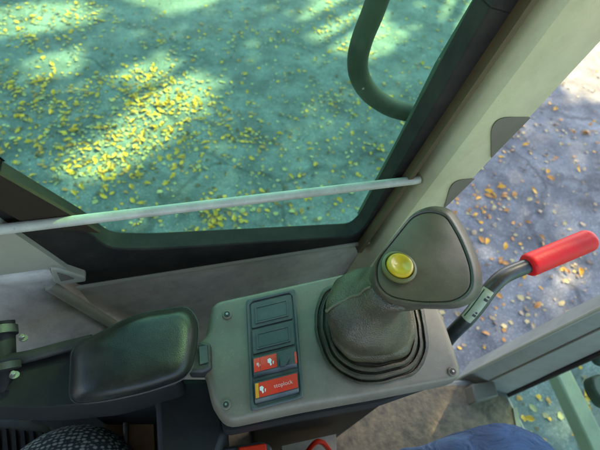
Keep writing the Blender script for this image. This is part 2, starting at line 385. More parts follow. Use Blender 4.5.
obj('crown', bm, 'canopy_leaf', tree, smooth=False)
base = Vector((cx.x+1.5, cx.y+1.0, 0))
bm = tube(catmull([base+Vector((0, 0, -.1)), base+Vector((.05, .05, 1.5)), base+Vector((-.1, 0, 3.5)), base+Vector((-.4, -.3, 5.2)), base+Vector((-1, -.8, 6.8))], 5), lambda t: .26*(1-t*.75), 14)
for dx, dy in ((-3, .5), (-1.5, -2.8), (1.6, -1), (.8, 1.8), (-2.6, -2.4)):
    add(bm, tube(catmull([base+Vector((-.15, -.1, 3.6)), base+Vector((dx*.45, dy*.45, 5.2)), base+Vector((dx, dy, 6.6))], 5), lambda t: .1*(1-t*.8), 8))
obj('trunk', bm, 'bark', tree)

# ------------------------------------------------------------------ fallen leaves
def leaf_mat(name, c, c2):
    m = mat(name, c, .6, var=1, varscale=25, col2=c2)
    return m
LM = [leaf_mat('yellow_leaf', (.80, .42, .015), (.60, .27, .015)), leaf_mat('orange_leaf', (.55, .24, .03), (.38, .15, .03)),
      leaf_mat('tan_leaf', (.42, .30, .15), (.28, .19, .09)), leaf_mat('pale_leaf', (.55, .42, .16), (.40, .30, .12)), leaf_mat('brown_leaf', (.17, .10, .045), (.10, .06, .03))]
LW = ['yellow', 'orange', 'tan', 'pale', 'brown']
def leaf_mesh(bm, s=1.0, curl=.2, bend=.2, seed=0, T=None, mi=0):
    rnd = random.Random(seed); N = 7; rows = []
    wdt = rnd.uniform(.55, .95)
    for i in range(N):
        t = i/(N-1); wv = wdt*.5*math.sin(math.pi*min(1, t*.92+.06))**.75*(1+.18*math.sin(t*23+seed))*(1-.35*t)
        z = bend*math.sin(math.pi*t)*.5
        row = []
        for u in (-1, -.5, 0, .5, 1):
            row.append(Vector((t-.5, u*wv, z+curl*abs(u)**1.6*(.5+.5*math.sin(seed+t*3)))))
        rows.append(row)
    vv = [[bm.verts.new((T @ (p*s)) if T else p*s) for p in r] for r in rows]
    for a, c in zip(vv, vv[1:]):
        for i in range(4):
            f = bm.faces.new((a[i], a[i+1], c[i+1], c[i])); f.material_index = mi
    st = [Vector((-.5, .012, 0)), Vector((-.5, -.012, 0)), Vector((-.72, -.01, .03)), Vector((-.72, .01, .03))]
    f = bm.faces.new([bm.verts.new((T @ (p*s)) if T else p*s) for p in st]); f.material_index = mi
leaf_protos = {}
for ci in range(5):
    for v in range(3):
        bm = bmesh.new(); leaf_mesh(bm, 1, random.uniform(.05, .3), random.uniform(.05, .35), seed=ci*7+v*3+1)
        me = D.meshes.new('fallen_leaf'); bm.to_mesh(me); bm.free(); me.shade_smooth(); me.materials.append(LM[ci]); leaf_protos[ci, v] = me
# clusters in photo pixels: (cx, cy, sx, sy, count, colour weights)
CL = [(60, 115, 45, 24, 150, (6, 2, 2, 1, 4)), (25, 95, 25, 10, 40, (6, 3, 2, 1, 4)), (150, 85, 16, 8, 50, (9, 1, 0, 1, 0)), (110, 140, 40, 16, 90, (6, 2, 2, 2, 3)),
      (165, 130, 26, 14, 60, (8, 1, 1, 1, 1)), (100, 168, 24, 8, 34, (8, 1, 1, 1, 1)), (80, 15, 14, 8, 26, (6, 1, 2, 3, 1)), (20, 40, 14, 5, 18, (8, 1, 1, 1, 0)), (160, 38, 12, 5, 14, (4, 2, 2, 2, 2)),
      (240, 38, 18, 6, 20, (3, 1, 3, 1, 3)), (330, 105, 12, 8, 26, (2, 1, 3, 3, 2)), (345, 20, 16, 14, 70, (9, 0, 0, 1, 0)), (455, 12, 18, 10, 40, (8, 1, 0, 2, 0)), (20, 15, 30, 8, 50, (8, 1, 0, 2, 0)), (185, 100, 22, 7, 40, (9, 1, 0, 1, 0)), (255, 140, 22, 5, 26, (4, 1, 2, 1, 3)), (215, 215, 8, 7, 26, (7, 2, 1, 1, 1)),  # the nearly all-yellow clusters are added to imitate yellower sun patches
      (380, 165, 10, 10, 10, (4, 1, 1, 2, 1)), (260, 205, 20, 5, 14, (4, 1, 1, 3, 0)), (250, 55, 120, 50, 170, (4, 1, 3, 4, 2)), (240, 170, 90, 40, 130, (5, 1, 2, 4, 2)), (400, 90, 30, 30, 30, (4, 1, 2, 3, 1)),
      (490, 195, 8, 10, 22, (2, 9, 0, 1, 0)), (475, 215, 10, 6, 14, (1, 2, 4, 4, 0)), (510, 195, 4, 3, 4, (1, 5, 0, 0, 0)), (590, 130, 8, 6, 14, (1, 7, 2, 1, 0)), (540, 170, 40, 35, 60, (2, 2, 5, 5, 1)),
      (530, 290, 35, 35, 70, (2, 3, 5, 4, 0)), (500, 262, 8, 4, 8, (1, 4, 3, 2, 1)), (565, 265, 8, 8, 12, (1, 3, 4, 4, 0)), (540, 110, 30, 18, 26, (2, 2, 5, 5, 1)), (575, 90, 20, 25, 26, (3, 3, 3, 5, 0)),
      (560, 405, 30, 25, 30, (8, 1, 2, 2, 0)), (590, 420, 12, 16, 14, (8, 1, 1, 2, 0)), (520, 135, 26, 4, 12, (2, 2, 3, 3, 2)), (460, 265, 20, 30, 16, (2, 3, 3, 3, 0))]
spots = []
for cxp, cyp, sx, sy, n, wts in CL:
    for _ in range(int(n*(1.9 if cxp < 440 else 1.3 if wts[1] > 6 else .6))):
        kx_ = 1.35 if cxp < 440 else 1.1; p = (random.gauss(cxp, sx*kx_), random.gauss(cyp, sy*kx_))
        if p[1] < -30 or p[0] < -80 or p[0] > 680: continue
        spots.append((H(p, CAM_H), p, random.choices(range(5), wts)[0]))
for _ in range(520):
    p = (random.uniform(-60, 660), random.uniform(-30, 440))
    if p[0] > 645-p[1] and random.random() < .6: continue
    spots.append((H(p, CAM_H), p, random.choices(range(5), (4, 1, 3, 4, 3))[0]))
VIS = lambda p: -5 < p[0] < 605 and -5 < p[1] < 455
def visible(p):    # rough silhouette of what the cab hides
    x, y = p
    if not VIS(p): return False
    if x < 360 and y > 243: return False
    if y < 243 and x < 365 and (y < 168+x*.6): return True
    if x < 483-.69*y and y < 232: return True
    return (x > 448 and x > 645-y) and y < 372-(x-465)*.47 or (x > 525 and y > 385-(x-515)*.38)
scored = []
for w_, p, ci in spots:
    s = random.uniform(.015, .036)*(1.12 if ci in (0, 1) else .9)*(1 if p[0] < 640-p[1] else 1.15)
    q = wr(p); dep = CAM_H/-q.z
    scored.append((s*F/dep if visible(p) else 0, w_, p, ci, s))
scored.sort(key=lambda t: -t[0])
rest = bmesh.new(); cnt = 0
for sc_, w_, p, ci, s in scored:
    big = sc_ > 0 and cnt < 290
    E3 = (random.gauss(0, .18), random.gauss(0, .18), random.uniform(0, 6.28))
    if big:
        cnt += 1
        o = D.objects.new('fallen_leaf', leaf_protos[ci, random.randrange(3)]); C.objects.link(o)
        o.location = w_ + Vector((0, 0, .006)); o.rotation_euler = E3; o.scale = (s, s, s)
        side = p[0] > 440 and p[1] > 40 and p[0] > 640-p[1]
        if side and p[1] > 385-(p[0]-515)*.38: lab = '%s fallen leaf on the ground seen through the front windscreen beside the blue jeans'; g = '%s fallen leaves seen through the windscreen'
        elif side: lab = '%s fallen leaf on the bare grey asphalt in the open doorway around the red lever'; g = '%s fallen leaves in the open doorway'
        else: lab = '%s fallen leaf on the asphalt seen through the green side window'; g = '%s fallen leaves beyond the green side window'
        tag(o, lab % LW[ci], 'leaf', g % LW[ci])
    else:
        T = Matrix.Translation(w_+Vector((0, 0, .005))) @ __import__('mathutils').Euler(E3).to_matrix().to_4x4()
        leaf_mesh(rest, s*random.uniform(.6, 1), random.uniform(.05, .3), random.uniform(.05, .3), seed=random.randrange(999), T=T, mi=ci)
# crumbs: small bits of leaf and grit between them
for _ in range(3600):
    if random.random() < .55:
        c0 = random.choices(CL, [c[4] for c in CL])[0]; p = (random.gauss(c0[0], c0[2]*1.5), random.gauss(c0[1], c0[3]*1.6))
    else: p = (random.uniform(-60, 660), random.uniform(-30, 440))
    if p[1] < -35 or (p[0] > 645-p[1] and random.random() < .55): continue
    w_ = H(p, CAM_H); s = random.uniform(.006, .020)
    T = Matrix.Translation(w_+Vector((0, 0, .004))) @ __import__('mathutils').Euler((random.gauss(0, .2), random.gauss(0, .2), random.uniform(0, 6.28))).to_matrix().to_4x4()
    vv = [rest.verts.new(T @ Vector((math.cos(a)*s*random.uniform(.5, 1), math.sin(a)*s*random.uniform(.35, .8), random.uniform(0, .2)*s))) for a in (0, 1.2, 2.5, 3.8, 5.1)]
    f = rest.faces.new(vv); f.material_index = random.choices(range(5), (4, 2, 4, 5, 4))[0]
me = D.meshes.new('leaf_litter'); rest.to_mesh(me); rest.free()
for x in LM: me.materials.append(x)
lo = D.objects.new('leaf_litter', me); C.objects.link(lo)
tag(lo, 'small scattered leaf crumbs and far fallen leaves on the asphalt', 'leaf litter', kind='stuff')

# ------------------------------------------------------------------ the cab
SILL = .46                          # drop of the window sill flange
FY = (H((75, 282), SILL).y + H((362, 246), SILL).y)/2    # y of the flange edge
YW = FY + .012                      # glass plane
FLOOR = 1.05
ZF = CAM_H-FLOOR
ZR = CAM_H+.42                      # roof underside
YP = YW-.03                         # inner face of pillar
cab = thing('excavator_cab', 'pale khaki painted excavator cab with tinted side window, sill, pillars and floor', 'excavator cab', (0, 0, ZF))
def vline(pa, pb, y):               # an edge in plane y through two photo points -> x at any z
    a, c = V(pa, y), V(pb, y)
    return lambda z: a.x+(c.x-a.x)*(z-a.z)/(c.z-a.z)
ZT = CAM_H+.36
go = vline((533, 0), (367, 243), YW)            # gasket / pillar boundary
# side window
win = D.objects.new('side_window', None)
inner = [V(p, YW) for p in round_poly([(0, 170), (88, 222), (108, 240), (150, 241), (352, 229.5), (362, 220), (483, 0)], [0, 14, 18, 40, 8, 8, 0], 4)]
# replace the ends by points high above the frame
zl = V((0, 170), YW); z2 = V((75, 213), YW)
topL = Vector((zl.x+(zl.x-z2.x)*(ZT-.06-zl.z)/(zl.z-z2.z), YW, ZT-.06))
zr = V((483, 0), YW); z3 = V((420, 110), YW)
topR = Vector((zr.x+(zr.x-z3.x)*(ZT-.06-zr.z)/(zr.z-z3.z), YW, ZT-.06))
topL.x = max(topL.x, -.62)
if topL.x == -.62: topL = Vector((-.62, YW, zl.z+(zl.z-z2.z)*(-.62-zl.x)/(zl.x-z2.x)))
inner = [topL] + inner + [topR] + ([Vector((-.62, YW, ZT-.06))])
# outer gasket outline, matched vertex by vertex
oL = vline((17, 235), (78, 276), YW)
zbot = CAM_H-SILL+.0006
def outer_of(p):
    i = inner.index(p)
    return None
cen = Vector((sum(p.x for p in inner)/len(inner), YW, sum(p.z for p in inner)/len(inner)))
left_a, left_b = V((17, 235), YW), V((78, 276), YW)
def oleft(x): return left_a.z+(left_b.z-left_a.z)*(x-left_a.x)/(left_b.x-left_a.x)
outer = []
npt = len(inner)
xcorner = left_a.x+(left_b.x-left_a.x)*(zbot-left_a.z)/(left_b.z-left_a.z)
for i, p in enumerate(inner):
    if i == 0: q = Vector((-.72, YW, oleft(-.72)))
    elif i == npt-1: q = Vector((-.72, YW, ZT))
    elif i == npt-2: q = Vector((go(ZT), YW, ZT))
    else:
        if p.z > V((110, 240), YW).z+.004 and p.x < cen.x: 
            q = Vector((p.x-.045, YW, 0)); q.z = max(zbot, oleft(q.x))
        elif p.z > V((352, 229), YW).z+.006 and p.x > V((340, 229), YW).x:
            q = Vector((go(p.z-.01), YW, p.z-.01))
        else:
            t = (p.x-inner[2].x)/(V((358, 229), YW).x-inner[2].x)
            q = Vector((max(xcorner, min(p.x+(.03*t), go(zbot))), YW, zbot))
    outer.append(q)
off = Vector((0, -.012, 0))
wz = thing('side_window', '', '', (cen.x, YW, zbot))
for k_ in ('label', 'category'): del wz[k_]
wz.parent = cab; wz.matrix_parent_inverse = cab.matrix_world.inverted()
ga = bevel(obj('gasket', ring_prism([p+off for p in outer], [p+off for p in inner], (0, .024, 0)), 'rubber', wz), .002, 2)
pane_poly = [p+(p-cen).normalized()*.012 for p in inner]
obj('pane', prism([p+Vector((0, .0135, 0)) for p in pane_poly], (0, .005, 0)), 'green_glass', wz, smooth=False)
# brownish inner lip on the rear edge
lp = [V(p, YW-.014) for p in [(-60, 135), (0, 171), (75, 214), (100, 230), (62, 226), (20, 217), (0, 205), (-60, 172)]]
obj('gasket_lip', prism(lp, (0, -.004, 0)), 'lip_rubber', wz)
# outer seal strip seen through the glass along the pillar
sr = YW+.03
sp = [V(p, sr) for p in [(360, 219), (400, 147), (420, 109), (440, 70), (485, -4), (540, -90), (575, -90), (512, -4), (462, 70), (440, 109), (415, 147), (372, 219)]]
obj('outer_seal', prism(sp, (0, .012, 0)), 'outer_seal', wz)
# thin brown trim between gasket and pillar
tr = []
zt0, zt1 = CAM_H-.47, ZT
yb = YW-.0235
gob = vline((532, 0), (365, 243), yb)
obj('edge_trim', prism([Vector((gob(zt0), yb, zt0)), Vector((gob(zt0)+.006, yb, zt0)), Vector((gob(zt1)+.007, yb, zt1)), Vector((gob(zt1), yb, zt1))], (0, .012, 0)), 'brown_seal', wz)

# B pillar: folded box section leaning slightly forward
e0 = vline((533, 0), (367, 243), YW-.012); e1 = vline((523, 60), (452, 148), YP-.006); e2 = vline((600, 45), (450, 205), YP)
rings = []
for z in [ZF-.02, CAM_H-.62, CAM_H-.5, CAM_H-.4, CAM_H-.3, CAM_H-.2, CAM_H-.1, CAM_H, ZT]:
    zz = max(z, CAM_H-.56)
    x0, x1, x2 = e0(zz), e1(zz), e2(zz)
    x1 = min(max(x1, x0+.02), x2-.03)
    rings.append([Vector((x0, YW-.012, z)), Vector((x1-.010, YP-.004, z)), Vector((x1, YP-.0065, z)), Vector((x1+.010, YP-.004, z)), Vector((x2-.004, YP, z)), Vector((x2, YP+.004, z)), Vector((x2, YW+.05, z)), Vector((x0+.03, YW+.05, z)), Vector((x0+.004, YW+.012, z))])
obj('pillar', loft(rings), 'pillar_paint', cab, angle=50)
pil = D.objects['pillar']
# rounded dark olive patches at the pillar's edge: thin flat plates
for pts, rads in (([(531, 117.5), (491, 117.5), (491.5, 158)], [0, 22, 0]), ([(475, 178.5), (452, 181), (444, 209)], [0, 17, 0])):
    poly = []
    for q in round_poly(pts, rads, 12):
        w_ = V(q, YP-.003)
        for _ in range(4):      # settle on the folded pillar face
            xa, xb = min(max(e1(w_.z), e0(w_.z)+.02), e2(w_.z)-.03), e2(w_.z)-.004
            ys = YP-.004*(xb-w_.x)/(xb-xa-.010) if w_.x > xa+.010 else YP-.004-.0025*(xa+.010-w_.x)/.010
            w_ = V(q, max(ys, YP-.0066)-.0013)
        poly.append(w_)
    o = obj('edge_patch', prism(poly, (0, .0009, 0)), 'dark_olive', pil, smooth=False)

# sill flange and inner wall
xs0, xs1 = H((77, 282), SILL).x, e0(CAM_H-SILL)+.004
zs = CAM_H-SILL
bm = bmesh.new()
prof = [(YW-.004, zs-.001), (FY+.004, zs), (FY, zs-.003), (FY+.001, zs-.012), (FY+.006, zs-.10), (FY+.02, zs-.30), (FY+.02, ZF), (FY+.05, ZF), (FY+.05, zs-.03), (YW-.004, zs-.03)]
obj('sill_panel', loft([[Vector((x, y, z)) for y, z in prof] for x in [xs0+(xs1-xs0)*i/12 for i in range(13)]]), 'wall_paint', cab, angle=50)
# edge of flange: narrow rolled bead
obj('sill_bead', tube([Vector((xs0+(xs1-xs0)*i/10, FY-.0005, zs-.0015)) for i in range(11)], .0034, 8), 'cab_paint', cab)
# rear quarter panel left of the window
yq = YW-.018
q = [V((-160, 226), yq), V((0, 222), yq), V((17, 234), yq), V((80, 278), yq), V((52, 269), yq), V((0, 274), yq), V((-160, 282), yq)]
ql = V((17, 235), yq); qr = V((79, 277), yq)
sx = (qr.z-ql.z)/(qr.x-ql.x)
zq = V((30, 271), yq).z
qpoly = [Vector((-.75, yq, ql.z+sx*(-.75-ql.x))), ql, qr, Vector((V((52, 269), yq).x, yq, zq)), Vector((-.75, yq, zq))]
obj('quarter_panel', prism(qpoly, (0, .012, 0)), 'cab_paint', cab, smooth=False)
# lower wall below the quarter panel: a smooth swelling with a folded diagonal edge
yl = FY-.005
fa_, fb_ = V((50, 284), yl), V((118, 326), yl)
kf = (fb_.x-fa_.x)/(fa_.z-fb_.z)
rings = []
zrows = [zq, zq-.006, zq-.014, zq-.02, zq-.026] + [zq-.026-.012*k for k in range(1, 14)] + [zq-.25, zq-.35, ZF-.03]
NX = 22
bm = bmesh.new(); grid = []
for z in zrows:
    dz = zq-z; row = []
    xe = fa_.x+kf*max(0, min(fa_.z-z, .22)) if z < fa_.z else V((56, 276), yl).x
    for i in range(NX+1):
        t = i/NX; x = -.75+(xe+.75)*t
        u = max(0, min(1, (1-t)*5)); sm = u*u*(3-2*u)
        v = max(0, min(1, (dz-.02)/.12)); sv = v*v*(3-2*v)
        y = yl + (.004 if dz < .003 else (-.002 if dz < .018 else 0)) - .05*sm*sv
        row.append(bm.verts.new((x, y, z)))
    grid.append(row)
for a, c in zip(grid, grid[1:]):
    for i in range(NX): bm.faces.new((a[i], a[i+1], c[i+1], c[i]))
wa = obj('wheel_arch', bm, 'wall_paint', cab, angle=50)
so_ = wa.modifiers.new('thick', 'SOLIDIFY'); so_.thickness = .006; so_.offset = 0
# folded edge running down behind the armrest
edge_ = [fa_.lerp(fb_, q/10*1.35)+Vector((0, -.002, 0)) for q in range(11)]
obj('fold', tube(edge_, .0065, 12, .6), 'cab_paint', cab)
ba, bb_ = V((30, 270), FY), V((92, 270), FY)
obj('backing_plate', box_bm(((ba.x+bb_.x)/2, FY+.012, (zs+zq)/2-.04), (bb_.x-ba.x, .004, .082+abs(zq-zs))), 'wall_paint', cab, smooth=False)
yg = FY-.010
gu = bevel(obj('gusset', prism([V(p, yg) for p in [(50, 268), (62, 270.5), (85, 278), (86, 282), (60, 285.5), (53, 282)]], (0, .012, 0)), 'cab_paint', cab), .002, 2)
obj('gusset_shade', prism([V(p, yg-.0010) for p in [(57, 273), (66, 275.5), (74, 279), (61, 281.5)]], (0, .0008, 0)), 'dark_olive', gu, smooth=False)  # flat dark patch imitating the shade inside the gusset's hollow

# A pillar at the front corner, rising from the floor corner; found from its foot and a vertical
def riser(pf, pt, drop):
    a = H(pf, drop); r = wr(pt); hz = math.hypot(r.x, r.y)/-r.z
    d2 = math.hypot(a.x, a.y)/hz
    return a, H(pt, d2)
edges = [riser((462, 376), (600, 308), FLOOR), riser((478, 385), (600, 327), FLOOR), riser((500, 392), (600, 340), FLOOR), riser((510, 394), (600, 353), FLOOR)]
rings = []
for z in [ZF-.03, ZF+.2, ZF+.5, ZF+.8, ZF+1.1, ZR]:
    ring = []
    for a, c in edges:
        t = (z-a.z)/(c.z-a.z); ring.append(a.lerp(c, t))
    ring = [ring[0], ring[0].lerp(ring[1], .93), ring[1].lerp(ring[2], .06), ring[2], ring[3]]
    off = Vector((.055, .03, 0))
    ring += [ring[-1]+off, ring[0]+off]
    rings.append(ring)
obj('front_pillar', loft(rings), 'apillar_paint', cab, angle=20)
fpil = D.objects['front_pillar']
def eline(i, k, t): 
    a = edges[i][0].lerp(edges[k][0], t); c = edges[i][1].lerp(edges[k][1], t); return [a.lerp(c, q/6) for q in range(-1, 10)]
obj('pillar_seam', tube(eline(1, 2, .08), .0028, 8), 'dark_olive', fpil)
obj('pillar_seal', tube(eline(2, 3, .96), .007, 8), 'rubber', fpil)
obj('pillar_bead', tube(eline(0, 1, .04), .004, 8), 'cab_paint', fpil)
bevel(obj('foot_bracket', prism([H(p, FLOOR-.05) for p in [(472, 384), (494, 380), (499, 396), (476, 402)]], (0, 0, -.049)), 'dark_olive', fpil), .004, 2)
# floor and windscreen
XF = H((521, 420), FLOOR).x
fl = [Vector((-.8, -1.0, ZF)), Vector((XF, -1.0, ZF)), Vector((XF, H((512, 391), FLOOR).y, ZF)), H((470, 380), FLOOR), Vector((H((440, 372), FLOOR).x, H((462, 376), FLOOR).y, ZF)), Vector((-.8, FY+.02, ZF))]
flo = bevel(obj('floor_plate', prism(fl, (0, 0, -.06)), 'apillar_paint', cab, smooth=False), .004, 2)
mp_ = [Vector((p.x-(.012 if p.x > .2 else 0), p.y-.012, ZF+.008)) for p in fl]
obj('floor_mat', prism(mp_, (0, 0, -.007)), 'floor_mat', flo, smooth=False)
a3, c3 = edges[3]
def ap(z): t = (z-a3.z)/(c3.z-a3.z); return a3.lerp(c3, t)
wsx = XF+.012
ws = thing('windscreen', '', '', (wsx, -.3, ZF))
for k_ in ('label', 'category'): del ws[k_]
ws.parent = cab; ws.matrix_parent_inverse = cab.matrix_world.inverted()
gp = [Vector((wsx, ap(ZF).y, ZF-.02)), Vector((ap(CAM_H-.1).x+.02, ap(CAM_H-.1).y, CAM_H-.1)), Vector((ap(CAM_H-.1).x+.02, -1.0, CAM_H-.1)), Vector((wsx, -1.0, ZF-.02))]
obj('pane', prism(gp, (.005, 0, 0)), 'front_glass', ws, smooth=False)
obj('pane_edge', prism([H((513, 408), FLOOR-.012), H((517, 407), FLOOR-.012), H((526, 452), FLOOR-.012), H((521, 452), FLOOR-.012)], (0, 0, -.03)), 'pale_paint', ws)
# roof out of view, added to shade the interior
rf = [Vector((-.8, -1.0, ZR)), Vector((c3.x+.05, -1.0, ZR)), Vector((c3.x+.05, YW+.06, ZR)), Vector((-.8, YW+.06, ZR))]
bevel(obj('roof', prism(rf, (0, 0, .05)), 'cab_paint', cab, smooth=False), .02, 3)
# pale machine frame edge below the windscreen, outside
dq = FLOOR+.12
obj('frame_edge', prism([H(p, dq) for p in [(556, 372), (570, 368), (622, 470), (604, 474)]], (0, 0, -.05)), 'pale_paint', cab)
bevel(D.objects['frame_edge'], .006, 2)
# black latch on the front pillar
d0 = .80
la = thing('latch', '', '', H((600, 375), d0))
for k_ in ('label', 'category'): del la[k_]
la.parent = cab; la.matrix_parent_inverse = cab.matrix_world.inverted()
bevel(obj('latch_arm', prism([H(p, d0) for p in round_poly([(591, 376), (602, 373), (622, 380), (622, 410), (604, 404), (593, 388)], 5)], (0, 0, -.03)), 'black_plastic', la), .006, 3)
bm = bmesh.new(); bmesh.ops.create_uvsphere(bm, u_segments=20, v_segments=12, radius=RW((598, 360), d0, 7))
for v in bm.verts: v.co += H((599, 359), d0)
obj('latch_knob', bm, 'black_plastic', la)

# ------------------------------------------------------------------ guard rail and grab handle
yr = YP+.0085
A, B = V((0, 229.5), yr), V((412, 180.6), yr)
A2 = A+(A-B).normalized()*.35
rl = thing('guard_rail', 'slim off-white round bar running across the tinted side window', 'guard rail', B)
obj('bar', tube([A2.lerp(B, i/24) for i in range(24)]+[B+Vector((.004, .0, 0)), B+Vector((.009, .001, 0))], RW((200, 205), CAM_H-A.z, 5.0), 18), 'rail_paint', rl)
bm = bmesh.new()
yh = YW+.10
hp = [(398, -60), (385, -22), (373, 12), (362, 40), (357.5, 62), (361, 80), (372, 95), (390, 107), (410, 113), (440, 118), (470, 120)]
pts = catmull([V(p, yh) for p in hp], 6)
pts = [p if i < len(pts)-14 else p+Vector((0, -.0*(i-(len(pts)-14)), 0)) for i, p in enumerate(pts)]
tb = obj('grab_handle', tube(pts, RW((362, 60), CAM_H-V((362, 60), yh).z, 10.5), 20), 'handle_paint')
tag(tb, 'dark bent tube grab handle outside the tinted side window', 'grab handle')

# ------------------------------------------------------------------ control console
CDR = .41
con = thing('control_console', 'grey plastic control console with a strip of rocker switches beside the joystick', 'control console', H((340, 350), CDR+.12))
top = round_poly([(212, 301), (345, 272), (428, 280), (446, 318), (466, 377), (380, 394), (300, 408), (226, 424), (212, 402), (205, 372), (197, 366), (195, 343), (205, 335)],
                 [8, 4, 16, 6, 12, 10, 10, 12, 6, 8, 3, 3, 8], 4)
tp = [H(p, CDR) for p in top]
# tapered body: rim rolls over, sides draft inward a little
cenc = sum(tp, Vector())/len(tp)
def inset(pts, d, dz): return [Vector((p.x, p.y, p.z+dz))+((cenc-p)*Vector((1, 1, 0))).normalized()*d for p in pts]
rings = [inset(tp, .008, 0), inset(tp, .0045, -.0010), inset(tp, .0018, -.0038), inset(tp, 0, -.009), inset(tp, -.0008, -.022), inset(tp, .001, -.03), inset(tp, .008, -.034)]
obj('console_body', loft(rings), 'console_plastic', con, angle=60)
# dark underside and pedestal
und = round_poly([(216, 330), (330, 292), (425, 300), (455, 376), (380, 402), (300, 416), (222, 432)], 10, 3)
up = [H(p, CDR+.03) for p in und]
cu = sum(up, Vector())/len(up)
rings = [[p for p in up], [p+Vector((0, 0, -.03)) for p in up], [p.lerp(Vector((cu.x, cu.y, p.z)), .25)+Vector((0, 0, -.09)) for p in up], [p.lerp(Vector((cu.x, cu.y, p.z)), .35)+Vector((0, 0, ZF-up[0].z)) for p in up]]
obj('pedestal', loft(rings), 'dark_shell', con)
# switch panel
def slab(name, pts, drop, th, m, parent, r=2, bw=.0008, up=0):
    o = obj(name, prism([H(p, drop-up) for p in round_poly(pts, r, 3)], (0, 0, -th)), m, parent)
    return bevel(o, bw, 2) if bw else o
pan_o = [(246, 300), (295, 288.5), (304, 397), (251, 411)]
def Q(u, v):   # bilinear in the panel: u across, v down
    a, b_, c, d = [Vector(p) for p in pan_o]
    return tuple((a.lerp(b_, u)).lerp(d.lerp(c, u), v))
def quad(u0, v0, u1, v1): return [Q(u0, v0), Q(u1, v0), Q(u1, v1), Q(u0, v1)]
pan = slab('switch_panel', pan_o, CDR, .012, 'switch_plastic', con, 3, .0012, up=.0022)
